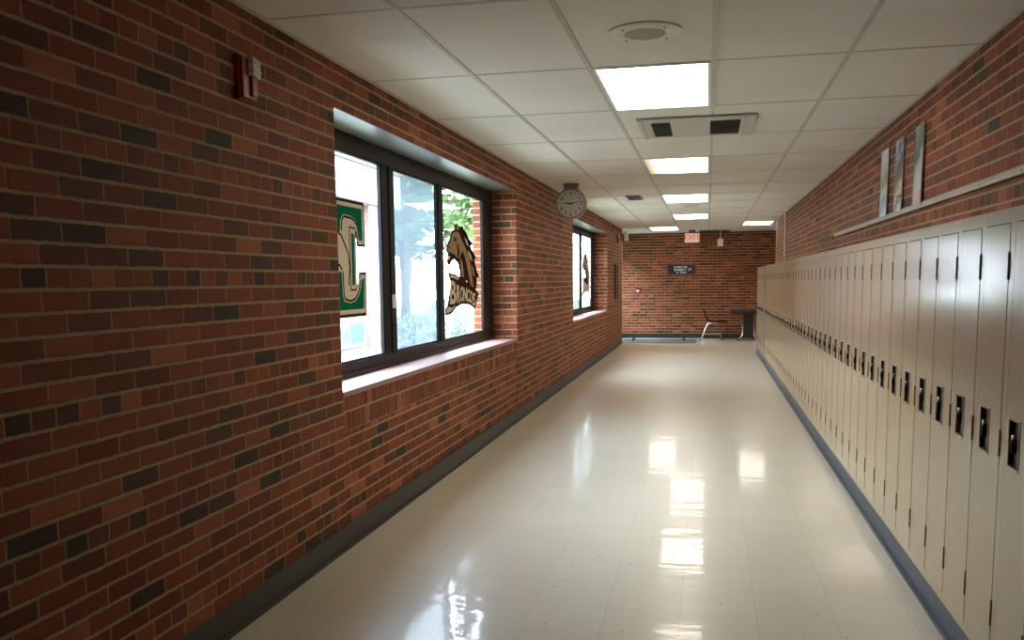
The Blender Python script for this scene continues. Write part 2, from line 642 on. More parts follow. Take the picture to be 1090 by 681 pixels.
# ---------------------------------------------------------------- windows
def make_window(n, y0, y1):
    d = y0 - 4.23
    mb = MB()
    xa, xb = -2.085, -2.05
    mb.box(xa, xb, y0, y1, ZH - 0.10, ZH)                    # head
    mb.box(xa, xb, y0, y1, ZS + 0.002, ZS + 0.085)           # bottom rail
    mb.box(xa, xb, y0, y0 + 0.085, ZS + 0.085, ZH - 0.10)    # jambs
    mb.box(xa, xb, y1 - 0.325, y1, ZS + 0.085, ZH - 0.10)
    mb.box(xa, xb + 0.012, y0, y1, ZH - 0.022, ZH)           # stepped lips
    mb.box(xa, xb + 0.012, y0, y1, ZS + 0.002, ZS + 0.030)
    w = obj('window_%d' % n, mb, M['bronze'], bevel=0.003, seg=2)
    w['kind'] = 'structure'
    za, zb = ZS + 0.085, ZH - 0.10
    panes = [(4.315 + d, 5.535 + d, -2.066), (5.745 + d, 6.785 + d, -2.072), (6.905 + d, 8.215 + d, -2.066)]
    mb = MB()
    mb.box(-2.084, -2.052, 5.535 + d, 5.650 + d, za, zb)
    mb.box(-2.084, -2.044, 5.655 + d, 5.745 + d, za, zb)
    obj('mullion', mb, M['sash'], w, bevel=0.003)
    mb = MB()
    mb.box(-2.084, -2.052, 6.785 + d, 6.905 + d, za, zb)
    obj('mullion', mb, M['sash'], w, bevel=0.003)
    for a, b, gx in panes:
        f = MB()
        e = 0.013
        f.box(gx - 0.014, gx + 0.010, a, b, za, za + e)
        f.box(gx - 0.014, gx + 0.010, a, b, zb - e, zb)
        f.box(gx - 0.014, gx + 0.010, a, a + e, za + e, zb - e)
        f.box(gx - 0.014, gx + 0.010, b - e, b, za + e, zb - e)
        s = obj('sash', f, M['sash'], w, bevel=0.002)
        g = MB()
        g.face([(gx, a + e - 0.004, za + e - 0.004), (gx, b - e + 0.004, za + e - 0.004), (gx, b - e + 0.004, zb - e + 0.004), (gx, a + e - 0.004, zb - e + 0.004)])
        obj('pane', g, M['glass'], s)
    a, b, gx = panes[1]
    g = MB()
    g.face([(-2.092, a, za), (-2.092, b, za), (-2.092, b, zb), (-2.092, a, zb)])
    obj('insect_screen', g, M['screen'], w)
    g = MB()
    g.box(-2.044, -2.030, 5.640 + d + 0.015, 5.695 + d, 1.195, 1.285)
    g.box(-2.030, -2.022, 5.662 + d, 5.688 + d, 1.215, 1.265)
    obj('latch', g, M['white'], w, bevel=0.003)
    g = MB()
    g.box(XO - 0.03, XL + 0.004, y0 + 0.001, y1 - 0.001, ZS - 0.030, ZS)
    obj('window_sill', g, M['sill'], w, bevel=0.004)
    g = MB()
    g.box(XO, XL - 0.001, y0 + 0.001, y1 - 0.001, ZH, ZH + 0.004)
    obj('soffit_panel', g, M['soffit'], w)
    return w


for i, (a, b) in enumerate(WIN):
    make_window(i + 1, a, b)

# glazed exit door in the recess at the far end of the window wall
y0, y1 = YLE + 0.14, YE - 0.14
xa, xb = WX0 - 0.13, WX0 - 0.05
ym = (y0 + y1) / 2
mb = MB()
mb.box(xa, xb, y0, y0 + 0.05, 0, 2.14)
mb.box(xa, xb, y1 - 0.05, y1, 0, 2.14)
mb.box(xa, xb, y0 + 0.05, y1 - 0.05, 2.08, 2.14)
dr = obj('door_1', mb, M['bronze'], bevel=0.003)
dr['kind'] = 'structure'
for ya, yb in ((y0 + 0.055, ym - 0.004), (ym + 0.004, y1 - 0.055)):
    mb = MB()
    mb.box(xa + 0.015, xb - 0.015, ya, yb, 0.01, 0.62)
    mb.box(xa + 0.015, xb - 0.015, ya, yb, 1.98, 2.075)
    mb.box(xa + 0.015, xb - 0.015, ya, ya + 0.07, 0.62, 1.98)
    mb.box(xa + 0.015, xb - 0.015, yb - 0.07, yb, 0.62, 1.98)
    leaf = obj('door_leaf', mb, M['bronze'], dr, bevel=0.003)
    g = MB()
    gx = (xa + xb) / 2
    g.face([(gx, ya + 0.065, 0.615), (gx, yb - 0.065, 0.615), (gx, yb - 0.065, 1.985), (gx, ya + 0.065, 1.985)])
    obj('pane', g, M['glass'], leaf)
    mb = MB()
    mb.tube([(xb + 0.05, ya + 0.06, 0.98), (xb + 0.05, yb - 0.06, 0.98)], 0.016)
    mb.box(xb - 0.016, xb + 0.05, ya + 0.06, ya + 0.10, 0.96, 1.00)
    mb.box(xb - 0.016, xb + 0.05, yb - 0.10, yb - 0.06, 0.96, 1.00)
    obj('push_bar', mb, M['alu'], leaf)

# ---------------------------------------------------------------- window emblems
XD = -2.0625
# emblem outlines are in metres along the wall and up; EK fits them to the pane
EK = 0.987
def on_pane(p):
    return (p[0] * EK, 1.363 + (p[1] - 1.363) * EK)
HORSE = {
 'sil': [(7.354, 1.844), (7.375, 1.807), (7.272, 1.777), (7.209, 1.718), (7.116, 1.659), (7.091, 1.603), (7.156, 1.592), (7.108, 1.535), (7.136, 1.499), (7.226, 1.507), (7.256, 1.538), (7.335, 1.553), (7.414, 1.535), (7.473, 1.497), (7.493, 1.433), (7.481, 1.394), (7.74, 1.367), (8.029, 1.283), (8.088, 1.339), (8.081, 1.401), (8.121, 1.416), (8.06, 1.506), (8.008, 1.56), (8.048, 1.586), (7.942, 1.647), (7.88, 1.679), (7.93, 1.701), (7.816, 1.744), (7.741, 1.794), (7.657, 1.822), (7.619, 1.846), (7.52, 1.834), (7.449, 1.856)],
 'face': [(7.303, 1.77), (7.421, 1.791), (7.506, 1.776), (7.562, 1.733), (7.683, 1.672), (7.806, 1.596), (7.88, 1.503), (7.959, 1.312), (7.868, 1.326), (7.772, 1.461), (7.677, 1.58), (7.605, 1.63), (7.503, 1.576), (7.406, 1.567), (7.361, 1.591), (7.269, 1.601), (7.188, 1.612), (7.134, 1.604), (7.146, 1.647), (7.23, 1.7)],
 'stripe': [(7.503, 1.582), (7.589, 1.538), (7.64, 1.407), (7.555, 1.407), (7.537, 1.498)],
 'eye': [(7.332, 1.717), (7.379, 1.725), (7.407, 1.714), (7.382, 1.703), (7.34, 1.703)],
 'teeth': [(7.141, 1.577), (7.222, 1.575), (7.184, 1.549), (7.13, 1.542)],
 'banner': [(7.123, 1.441), (7.35, 1.432), (7.515, 1.401), (7.843, 1.347), (8.145, 1.254), (8.002, 1.117), (7.805, 1.161), (7.574, 1.173), (7.369, 1.15), (7.226, 1.104), (7.038, 1.092), (7.033, 1.142), (7.105, 1.17), (7.207, 1.356)],
  'spike1': [(7.79, 1.75), (8.0, 1.695), (7.802, 1.697)] ,
  'spike2': [(7.889, 1.646), (8.12, 1.576), (7.928, 1.593)] ,
  'spike3': [(8.004, 1.505), (8.2, 1.399), (8.02, 1.408)] ,
  'light1': [(7.662, 1.751), (7.753, 1.728), (7.811, 1.677), (7.74, 1.69)] ,
  'light2': [(7.768, 1.642), (7.86, 1.618), (7.936, 1.545), (7.847, 1.57)] ,
  'light3': [(7.896, 1.517), (7.97, 1.484), (8.02, 1.408), (7.945, 1.429)] ,
  'cheek': [(7.452, 1.69), (7.506, 1.627), (7.474, 1.585), (7.416, 1.571), (7.447, 1.613), (7.423, 1.676)] ,
  'nostril': [(7.16, 1.648), (7.196, 1.655), (7.204, 1.641), (7.168, 1.635)] ,
  'mouth': [(7.116, 1.594), (7.269, 1.595), (7.35, 1.577), (7.258, 1.575), (7.133, 1.58)] ,
  'ear': [(7.405, 1.836), (7.463, 1.844), (7.508, 1.805), (7.432, 1.804)] ,
  'brow': [(7.305, 1.725), (7.371, 1.74), (7.436, 1.728), (7.416, 1.72), (7.365, 1.73), (7.323, 1.718)] ,
 'cream1': [(7.176, 1.429), (7.34, 1.419), (7.481, 1.391), (7.432, 1.381), (7.31, 1.396), (7.192, 1.401)],
 'cream2': [(7.086, 1.154), (7.149, 1.162), (7.22, 1.149), (7.351, 1.166), (7.331, 1.156), (7.2, 1.12), (7.065, 1.107)],
}
LETTERS = [('B', (7.177, 1.181), (7.361, 1.176), (7.374, 1.375), (7.19, 1.375)),
 ('R', (7.381, 1.186), (7.491, 1.183), (7.502, 1.339), (7.391, 1.34)),
 ('O', (7.497, 1.196), (7.601, 1.193), (7.61, 1.325), (7.506, 1.326)),
 ('N', (7.606, 1.196), (7.713, 1.193), (7.721, 1.314), (7.614, 1.315)),
 ('C', (7.717, 1.185), (7.811, 1.183), (7.819, 1.299), (7.725, 1.3)),
 ('O', (7.816, 1.172), (7.907, 1.169), (7.914, 1.282), (7.823, 1.283)),
 ('S', (7.911, 1.15), (8.015, 1.147), (8.022, 1.263), (7.918, 1.264))]


def text_mesh(body, size=1.0, extrude=0.0, bold=0.0):
    cu = bpy.data.curves.new('txt', 'FONT')
    cu.body = body
    cu.size = size
    cu.extrude = extrude
    cu.offset = bold
    cu.align_x, cu.align_y = 'CENTER', 'CENTER'
    o = bpy.data.objects.new('txt', cu)
    C.objects.link(o)
    bpy.context.view_layer.update()
    me = bpy.data.meshes.new_from_object(o.evaluated_get(bpy.context.evaluated_depsgraph_get()))
    bpy.data.objects.remove(o)
    bpy.data.curves.remove(cu)
    return me


def letters_on(mb, ch, quad, x0, bold=0.03):
    me = text_mesh(ch, 1.0, 0.02, bold)
    xs = [v.co.x for v in me.vertices]
    ys = [v.co.y for v in me.vertices]
    ax, bx, ay, by = min(xs), max(xs), min(ys), max(ys)
    (y00, z00), (y10, z10), (y11, z11), (y01, z01) = quad
    vs = []
    for v in me.vertices:
        a, b = (v.co.x - ax) / (bx - ax), (v.co.y - ay) / (by - ay)
        y = (1 - a) * (1 - b) * y00 + a * (1 - b) * y10 + a * b * y11 + (1 - a) * b * y01
        z = (1 - a) * (1 - b) * z00 + a * (1 - b) * z10 + a * b * z11 + (1 - a) * b * z01
        vs.append(mb.bm.verts.new((x0 + v.co.z * 0.02, y, z)))
    for p in me.polygons:
        try:
            mb.bm.faces.new([vs[i] for i in p.vertices])
        except ValueError:
            pass
    bpy.data.meshes.remove(me)


def make_horse(d, label):
    t = thing('window_emblem', label, 'window decal', (XD, 7.5 + d, 1.09))
    def layer(name, keys, k, m):
        mb = MB()
        for key in keys:
            mb.plate_yz([(y - 7.5, z - 1.09) for y, z in map(on_pane, HORSE[key])], 0.0008 * k, 0.0008 * (k + 1))
        return obj(name, mb, M[m], t)
    layer('horse_outline', ['sil'], 0, 'decal_brown')
    for key in ('spike1', 'spike2', 'spike3'):
        layer('mane_lock', [key], 0, 'decal_brown')
    layer('horse_coat', ['face'], 1, 'decal_tan')
    for key in ('light1', 'light2', 'light3'):
        layer('mane_highlight', [key], 2, 'decal_cream' if key != 'light3' else 'decal_tan')
    layer('cheek_line', ['cheek'], 2, 'decal_brown')
    layer('nostril', ['nostril'], 2, 'decal_brown')
    layer('mouth', ['mouth'], 2, 'decal_brown')
    layer('ear', ['ear'], 1, 'decal_tan')
    layer('brow', ['brow'], 2, 'decal_brown')
    layer('neck_stripe', ['stripe'], 1, 'decal_tan')
    layer('eye', ['eye'], 2, 'decal_brown')
    layer('teeth', ['teeth'], 1, 'decal_white')
    layer('banner', ['banner'], 1, 'decal_brown')
    layer('banner_trim', ['cream1'], 2, 'decal_cream')
    layer('banner_trim', ['cream2'], 2, 'decal_cream')
    mb = MB()
    for ch, *q in LETTERS:
        letters_on(mb, ch, [(y - 7.5, z - 1.09) for y, z in map(on_pane, q)], 0.0022)
    obj('lettering', mb, M['decal_cream'], t)
    return t


make_horse(0.0, 'brown and tan horse head decal over a BRONCOS banner on the nearer window')
make_horse(8.05, 'horse head decal on the far pane of the farther window')

# the green block letter on the first pane
t = thing('letter_decal', 'green and cream block letter E decal on the nearest window pane', 'window decal', (XD, 4.4, 1.18))
def e_layer(name, polys, k, m):
    mb = MB()
    for p in polys:
        mb.plate_yz([(y - 4.4, z - 1.18) for y, z in map(on_pane, p)], 0.0008 * k, 0.0008 * (k + 1))
    return obj(name, mb, M[m], t)
def grow(p, e):
    cy = sum(q[0] for q in p) / len(p); cz = sum(q[1] for q in p) / len(p)
    return [(y + math.copysign(e, y - cy), z + math.copysign(e, z - cz)) for y, z in p]
top = [(4.47, 1.815), (5.268, 1.815), (5.272, 1.622), (5.224, 1.620), (5.215, 1.67), (5.198, 1.712), (5.160, 1.745), (5.107, 1.762), (4.975, 1.766), (4.935, 1.73), (4.925, 1.66), (4.47, 1.66)]
bot = [(5.242, 1.390), (5.284, 1.390), (5.266, 1.205), (4.47, 1.205), (4.47, 1.43), (4.930, 1.43), (4.938, 1.29), (4.960, 1.258), (5.05, 1.243), (5.14, 1.258), (5.200, 1.30), (5.230, 1.35)]
stem = [(4.47, 1.66), (4.83, 1.66), (4.83, 1.43), (4.47, 1.43)]
e_layer('letter_outline', [[(4.435, 1.856), (5.308, 1.856), (5.312, 1.588), (5.185, 1.584), (5.172, 1.64), (5.150, 1.60), (5.150, 1.345), (5.19, 1.36), (5.205, 1.428), (5.318, 1.430), (5.304, 1.160), (4.435, 1.160)]], 0, 'decal_brown')
e_layer('letter_field', [[(4.443, 1.838), (5.288, 1.838), (5.292, 1.600), (5.204, 1.597), (5.180, 1.68), (5.140, 1.66), (5.140, 1.345), (5.20, 1.37), (5.222, 1.414), (5.302, 1.414), (5.287, 1.180), (4.443, 1.180)]], 1, 'decal_cream')
e_layer('letter_body', [top, bot, stem], 2, 'decal_green')
e_layer('serif_outline', [[(5.062, 1.70), (5.162, 1.695), (5.155, 1.318), (5.058, 1.318)]], 2, 'decal_brown')
e_layer('serif_rim', [[(5.072, 1.69), (5.152, 1.686), (5.146, 1.328), (5.068, 1.328)]], 3, 'decal_cream')
e_layer('serif', [[(5.090, 1.66), (5.134, 1.656), (5.128, 1.352), (5.086, 1.352)]], 4, 'decal_green')
def stroke(pts, w):
    out, back = [], []
    for i, (y, z) in enumerate(pts):
        a, b = pts[max(i - 1, 0)], pts[min(i + 1, len(pts) - 1)]
        d = Vector((b[0] - a[0], b[1] - a[1])).normalized()
        out.append((y - d.y * w, z + d.x * w))
        back.append((y + d.y * w, z - d.x * w))
    return out + back[::-1]
for pts in ([(5.212, 1.625), (5.203, 1.675), (5.186, 1.71), (5.150, 1.737), (5.10, 1.750), (4.985, 1.753), (4.955, 1.73), (4.945, 1.67)],
            [(4.950, 1.43), (4.955, 1.29), (4.972, 1.270), (5.05, 1.256), (5.13, 1.270), (5.185, 1.31), (5.222, 1.38)],
            [(4.86, 1.67), (4.94, 1.64), (5.00, 1.58), (5.04, 1.53), (5.055, 1.46), (5.03, 1.35)],
            [(4.86, 1.47), (4.905, 1.468), (4.94, 1.44)]):
    e_layer('inline_stroke', [stroke(pts, 0.0065)], 3, 'decal_brown')

# ---------------------------------------------------------------- lockers
ORD = ['first', 'second', 'third', 'fourth', 'fifth', 'sixth', 'seventh', 'eighth', 'ninth', 'tenth', 'eleventh', 'twelfth', 'thirteenth',
       'fourteenth', 'fifteenth', 'sixteenth', 'seventeenth', 'eighteenth', 'nineteenth', 'twentieth']
def ordinal(n):
    if n <= 20:
        return ORD[n - 1]
    tens = {2: 'twenty', 3: 'thirty', 4: 'forty'}[n // 10]
    if n % 10 == 0:
        return {2: 'twentieth', 3: 'thirtieth', 4: 'fortieth'}[n // 10]
    return tens + '-' + ORD[n % 10 - 1]


def make_locker(loc, label, group):
    t = thing('locker', label, 'locker', loc, group)
    W, D = KW - 0.0012, 0.340
    z0, z1 = 0.115, 1.570
    ya, yb, za, zb = 0.046, 0.284, 0.150, 1.522      # the door's edges
    mb = MB()                                        # carcass with the face frame around the door
    mb.box(0.014, D, 0, W, z0, z1)
    for q in ((0, ya - 0.0008, z0, z1), (yb + 0.0008, W, z0, z1), (ya - 0.0008, yb + 0.0008, zb + 0.003, z1), (ya - 0.0008, yb + 0.0008, z0, za - 0.002)):
        mb.box(0, 0.014, *q)
    mb.box(0.0005, 0.014, ya - 0.002, ya - 0.0001, za, zb)
    mb.box(0.0005, 0.014, yb + 0.0001, yb + 0.002, za, zb)
    obj('body', mb, M['locker'], t)
    px0, px1, pz0, pz1 = 0.163, 0.252, 0.792, 0.932  # latch pocket opening
    mb = MB()
    f, b = -0.0012, 0.013
    mb.box(f, b, ya, px0, za, zb)
    mb.box(f, b, px1, yb, za, zb)
    mb.box(f, b, px0, px1, za, pz0)
    mb.box(f, b, px0, px1, pz1, zb)
    door = obj('door', mb, M['locker'], t)
    mb = MB()                                        # recessed cup: four walls and a back
    mb.box(0.0125, 0.0138, px0, px1, pz0, pz1)
    for a in ((px0, px0 + 0.002, pz0, pz1), (px1 - 0.002, px1, pz0, pz1), (px0, px1, pz0, pz0 + 0.002), (px0, px1, pz1 - 0.002, pz1)):
        mb.box(-0.001, 0.013, *a)
    mb.box(-0.002, 0.012, px0 + 0.004, px0 + 0.018, pz0 + 0.01, pz1 - 0.01)
    obj('handle_pocket', mb, M['pocket'], door)
    mb = MB()
    r = 0.006
    mb.box(f - 0.002, f + 0.001, px0 - r, px0, pz0 - r, pz1 + r)
    mb.box(f - 0.002, f + 0.001, px1, px1 + r, pz0 - r, pz1 + r)
    mb.box(f - 0.002, f + 0.001, px0, px1, pz0 - r, pz0)
    mb.box(f - 0.002, f + 0.001, px0, px1, pz1, pz1 + r)
    obj('pocket_rim', mb, M['pocket_rim'], door)
    mb = MB()
    c = ((px0 + px1) / 2 - 0.006, 0.856)
    mb.lathe([(0, -0.012), (0.014, -0.012), (0.017, -0.010), (0.0225, -0.002), (0.0225, 0.008), (0, 0.008)], (0, c[0], c[1]), 'x', 20)
    obj('lock_dial', mb, M['dial'], door, smooth=True)
    mb = MB()
    mb.box(-0.008, 0.004, c[0] - 0.004, c[0] + 0.014, 0.880, 0.892)
    mb.box(-0.010, -0.004, c[0] + 0.002, c[0] + 0.010, 0.872, 0.884)
    obj('latch_lever', mb, M['chrome'], door, bevel=0.002)
    for hz in (1.352, 0.802, 0.250):
        mb = MB()
        mb.lathe([(0, 0), (0.0036, 0), (0.0036, 0.084), (0, 0.084)], (-0.0015, ya - 0.001, hz), 'z', 8)
        obj('hinge', mb, M['hinge'], door)
    return t


GA = 'tan lockers of the long bank'
GB = 'tan lockers of the short far bank'
lk = make_locker((XK, K0, 0), 'tall tan metal locker, first of the long bank, cut by the picture edge', GA)
lk['label'] = 'tall tan metal locker nearest the camera, first of the long bank'
for k in range(1, KN):
    lab = 'tall tan metal locker, %s of the long bank counted from the camera' % ordinal(k + 1)
    if k == KN - 1:
        lab = 'tall tan metal locker, farthest of the long bank, beside the dark filler strip'
    dup_tree(lk, (XK, K0 + KW * k, 0), lab)
for k in range(BN):
    lab = 'tan metal locker, %s of the short far bank beyond the dark filler strip' % ordinal(k + 1)
    o = dup_tree(lk, (XK, B0 + KW * k, 0), lab)
    o['group'] = GB
mb = MB()
mb.box(XK + 0.004, XR - 0.004, K1 + 0.002, B0 - 0.002, 0.0, 1.565)
o = obj('filler_panel', mb, simple('dark_brown_filler', S(62, 50, 40), 0.5), bevel=0.003)
tag(o, 'dark brown metal filler strip between the long and short locker banks', 'filler panel')

# ---------------------------------------------------------------- ledge rail, posters, conduit on the locker-side wall
t = thing('ledge_rail', 'long aluminium ledge rail on the brick above the lockers', 'rail', (XR, 2.0, 1.795))
mb = MB()
mb.box(-0.020, 0, 0, 7.6, -0.003, 0.0)
mb.box(-0.020, -0.017, 0, 7.6, -0.022, 0.008)
mb.box(-0.003, 0, 0, 7.6, -0.022, 0.0)
obj('ledge', mb, M['rail'], t)
mb = MB()
for k in range(13):
    mb.lathe([(0, -0.022), (0.005, -0.0215), (0.005, -0.020), (0, -0.020)], (0, 0.3 + 0.58 * k, -0.008), 'x', 8)
obj('screws', mb, M['hinge'], t)['kind'] = 'stuff'


def poster_material(name, stops, ang, scale):
    tt = NT(name)
    tc = tt.n('TexCoord')
    mp = tt.n('Mapping')
    mp.inputs['Rotation'].default_value = (ang, 0, 0)
    tt.link(tc.outputs['Object'], mp.inputs[0])
    s = tt.n('SeparateXYZ')
    tt.link(mp.outputs[0], s.inputs[0])
    wob = tt.noise(scale, tc.outputs['Object'], 4.0, 0.7)
    v = tt.math('ADD', tt.math('MULTIPLY', s.outputs[2], 2.2), tt.math('MULTIPLY', tt.math('SUBTRACT', wob, 0.5), 0.55))
    tt.principled(Base_Color=tt.ramp(v, stops), Roughness=0.5, Specular_IOR_Level=0.12)
    return tt.m


P1 = poster_material('poster_pale_green', [(0.0, S(220, 226, 230)), (0.18, S(150, 176, 200)), (0.35, S(214, 206, 176)), (0.5, S(140, 150, 96)), (0.7, S(186, 190, 176)), (0.95, S(210, 212, 210))], 0.25, 9)
P2 = poster_material('poster_grey_figure', [(0.0, S(214, 210, 204)), (0.10, S(90, 86, 90)), (0.2, S(226, 204, 170)), (0.38, S(122, 108, 96)), (0.62, S(96, 92, 92)), (0.72, S(170, 178, 196)), (0.8, S(90, 96, 122)), (0.95, S(190, 192, 198))], 0.5, 14)
P3 = poster_material('poster_green_white', [(0.0, S(206, 178, 140)), (0.12, S(196, 192, 192)), (0.45, S(176, 176, 180)), (0.55, S(92, 110, 96)), (0.75, S(112, 128, 108)), (0.95, S(150, 160, 146))], 0.5, 8)
for (ya, yb, m, lab, lean, twist) in [
        (6.905, 7.165, P1, 'pale green and white poster on the ledge, farthest from the camera', 0.05, 0.0),
        (6.400, 6.650, P2, 'grey and cream figure poster standing between the other two on the ledge', 0.05, 0.0),
        (5.830, 6.075, P3, 'dark green and white poster nearest the camera, curling off the brick', 0.06, -0.03)]:
    t = thing('poster', lab, 'poster', (XR - 0.0125, (ya + yb) / 2, 1.796), 'posters on the ledge rail', rot=(0, lean * 0.25, twist))
    w = (yb - ya) / 2
    mb = MB()
    n = 8
    cols = []
    for i in range(n + 1):
        y = -w + 2 * w * i / n
        bow = 0.006 * (1 - (i / n * 2 - 1) ** 2)
        cols.append([mb.bm.verts.new((dx - bow, y, z)) for dx in (-0.0015, 0.0015) for z in (0.0, 0.478)])
    for a, b in zip(cols, cols[1:]):
        for q in ((0, 1), (1, 3), (3, 2), (2, 0)):
            mb.bm.faces.new((a[q[0]], a[q[1]], b[q[1]], b[q[0]]))
    for a in (cols[0], cols[-1]):
        mb.bm.faces.new((a[0], a[1], a[3], a[2]))
    obj('print', mb, m, t, smooth=True)
    mb = MB()
    mb.box(-0.0045, 0.0035, -w - 0.004, -w, 0.0, 0.482)
    mb.box(-0.0045, 0.0035, w, w + 0.004, 0.0, 0.482)
    mb.box(-0.0045, 0.0035, -w, w, 0.478, 0.482)
    obj('edging', mb, M['alu'], t)

t = thing('conduit', 'thin vertical conduit pipe on the brick near the far lockers', 'conduit', (XR - 0.012, 15.6, 1.572))
mb = MB()
mb.tube([(0, 0, 0), (0, 0, 0.862)], 0.010)
obj('pipe', mb, M['white'], t, smooth=True)
for z in (0.12, 0.72):
    mb = MB()
    mb.box(-0.013, 0.012, -0.022, 0.022, z, z + 0.02)
    obj('clip', mb, M['alu'], t, bevel=0.002)

# ---------------------------------------------------------------- ceiling fixtures
LX0, LX1 = -0.5959, 0.0052
def make_light(name, x0, x1, row, label, lamp):
    y0, y1 = GY[0] + 1.19 * row + 0.011, GY[0] + 1.19 * (row + 1) - 0.011
    cx, cy = (x0 + x1) / 2, (y0 + y1) / 2
    t = thing(name, label, 'ceiling light', (cx, cy, ZC), 'lit panels in the corridor ceiling')
    hx, hy = (x1 - x0) / 2, (y1 - y0) / 2
    mb = MB()
    e = 0.018
    mb.box(-hx, hx, -hy, -hy + e, -0.001, 0.0075)
    mb.box(-hx, hx, hy - e, hy, -0.001, 0.0075)
    mb.box(-hx, -hx + e, -hy + e, hy - e, -0.001, 0.0075)
    mb.box(hx - e, hx, -hy + e, hy - e, -0.001, 0.0075)
    obj('frame', mb, M['white'], t)
    mb = MB()
    mb.box(-hx + e, hx - e, -hy + e, hy - e, 0.003, 0.007)
    obj('diffuser', mb, lamp, t)
    return t


R0 = 5
make_light('ceiling_light', LX0, LX1, R0 + 0, 'lit ceiling panel nearest the camera, largest, beside the round speaker', M['lamp'])
make_light('ceiling_light', LX0, LX1, R0 + 3, 'lit ceiling panel with one yellowed dim end, just past the air diffuser', M['lamp_dim'])
make_light('ceiling_light', LX0, LX1, R0 + 6, 'lit ceiling panel, third along the corridor from the camera', M['lamp'])
make_light('ceiling_light', LX0, LX1, R0 + 9, 'lit ceiling panel, fourth along the corridor from the camera', M['lamp'])
make_light('ceiling_light', 0.6693, 1.229, R0 + 11, 'lit ceiling panel on the locker side near the far brick wall', M['lamp'])
make_light('ceiling_light', -1.2134, -0.6199, R0 + 12, 'lit ceiling panel on the window side close to the far brick wall', M['lamp'])

def make_speaker(loc, label, sc):
    t = thing('ceiling_speaker', label, 'speaker', loc)
    mb = MB()
    R = 0.162 * sc
    mb.lathe([(0, -0.002), (R * 0.56, -0.002), (R * 0.58, -0.007), (R * 0.90, -0.007), (R, -0.002), (R, 0.007), (0, 0.007)], n=48)
    obj('ring', mb, M['white'], t, smooth=True)
    mb = MB()
    mb.lathe([(0, -0.006), (R * 0.54, -0.006), (R * 0.55, -0.002), (0, -0.001)], n=40)
    obj('grille', mb, M['grille'], t, smooth=True)
    for k in range(4):
        a = math.pi / 4 + k * math.pi / 2
        mb = MB()
        mb.lathe([(0, -0.0095), (0.006, -0.009), (0.006, -0.006), (0, -0.006)], (R * 0.78 * math.cos(a), R * 0.78 * math.sin(a), 0), n=10)
        obj('screw', mb, M['vent_dark'], t)
    return t


make_speaker((-0.283, 4.115, ZC), 'round white ceiling speaker with grey grille nearest the camera', 1.0)
make_speaker((-0.27, 13.72, ZC), 'round white ceiling plate between the third and fourth lit panels', 0.9)

t = thing('air_diffuser', 'long white ceiling air diffuser with two dark square grilles', 'air vent', (-0.09, 6.65, ZC))
mb = MB()
mb.box(-0.40, 0.40, -0.40, 0.40, -0.012, -0.001)
obj('plate', mb, M['vent_plate'], t, bevel=0.004)
for gx0, gx1 in ((-0.305, -0.177), (0.093, 0.295)):
    mb = MB()
    mb.box(gx0, gx1, -0.275, 0.28, -0.0135, -0.0125)
    g = obj('grille', mb, M['vent_dark'], t)
    mb = MB()
    for k in range(12):
        y = -0.265 + k * 0.0475
        mb.obox(((gx0 + gx1) / 2, y, -0.017), ((gx1 - gx0) / 2, 0.009, 0.0012), Matrix.Rotation(0.5, 3, 'X'))
    obj('slats', mb, simple('grille_slat', S(112, 108, 98), 0.5), g)
for x in (0.325, 0.355, 0.385):
    mb = MB()
    mb.box(x - 0.008, x + 0.008, -0.39, 0.39, -0.020, -0.012)
    obj('rib', mb, M['vent_plate'], t, bevel=0.003)
mb = MB()
mb.box(-0.385, -0.365, -0.39, 0.39, -0.020, -0.012)
obj('rib', mb, M['grid'], t, bevel=0.003)

t = thing('ceiling_vent', 'small dark slotted ceiling vent past the wall clock', 'air vent', (-0.955, 12.07, ZC))
mb = MB()
mb.box(-0.10, 0.10, -0.32, 0.32, -0.006, 0.007)
obj('frame', mb, M['vent_plate'], t, bevel=0.002)
mb = MB()
for k in range(7):
    mb.box(-0.085, 0.085, -0.30 + k * 0.086, -0.30 + k * 0.086 + 0.066, -0.010, -0.006)
obj('slats', mb, M['vent_dark'], t)

t = thing('return_grille', 'dark ceiling return grille close above the far brick wall', 'air vent', (0.14, 20.95, ZC))
mb = MB()
mb.box(-0.34, 0.34, -0.36, 0.40, -0.008, -0.0005)
obj('frame', mb, M['hinge'], t)
mb = MB()
for k in range(9):
    mb.box(-0.32, 0.32, -0.34 + k * 0.08, -0.34 + k * 0.08 + 0.05, -0.013, -0.008)
obj('slats', mb, M['vent_dark'], t)

# wall clock hanging from the ceiling by a bracket
t = thing('wall_clock', 'round white clock with black numerals hung from the ceiling between the windows', 'clock', (-1.51, 10.15, 2.222))
mb = MB()
mb.lathe([(0, -0.055), (0.145, -0.055), (0.150, -0.058), (0.168, -0.058), (0.172, -0.050), (0.172, 0.050), (0.168, 0.058), (0, 0.058)], axis='y', n=56)
obj('case', mb, M['clock_case'], t, smooth=True)
mb = MB()
mb.lathe([(0, -0.0575), (0.149, -0.0575), (0.149, -0.050), (0, -0.050)], axis='y', n=56)
obj('dial', mb, M['clock_face'], t)
mb = MB()
mb.box(-0.082, 0.082, -0.05, 0.05, 0.165, 0.220)
mb.box(-0.095, 0.095, -0.06, 0.06, 0.2135, 0.2195)
obj('bracket', mb, M['clock_case'], t, bevel=0.003)
for k in range(1, 13):
    me = text_mesh(str(k), 0.044, 0.0006, 0.0012)
    me.name = 'numeral'
    me.materials.append(M['black'])
    a = math.radians(30 * k)
    put('numeral', me, t, (0.118 * math.sin(a), -0.0582, 0.118 * math.cos(a)), (math.pi / 2, 0, 0))
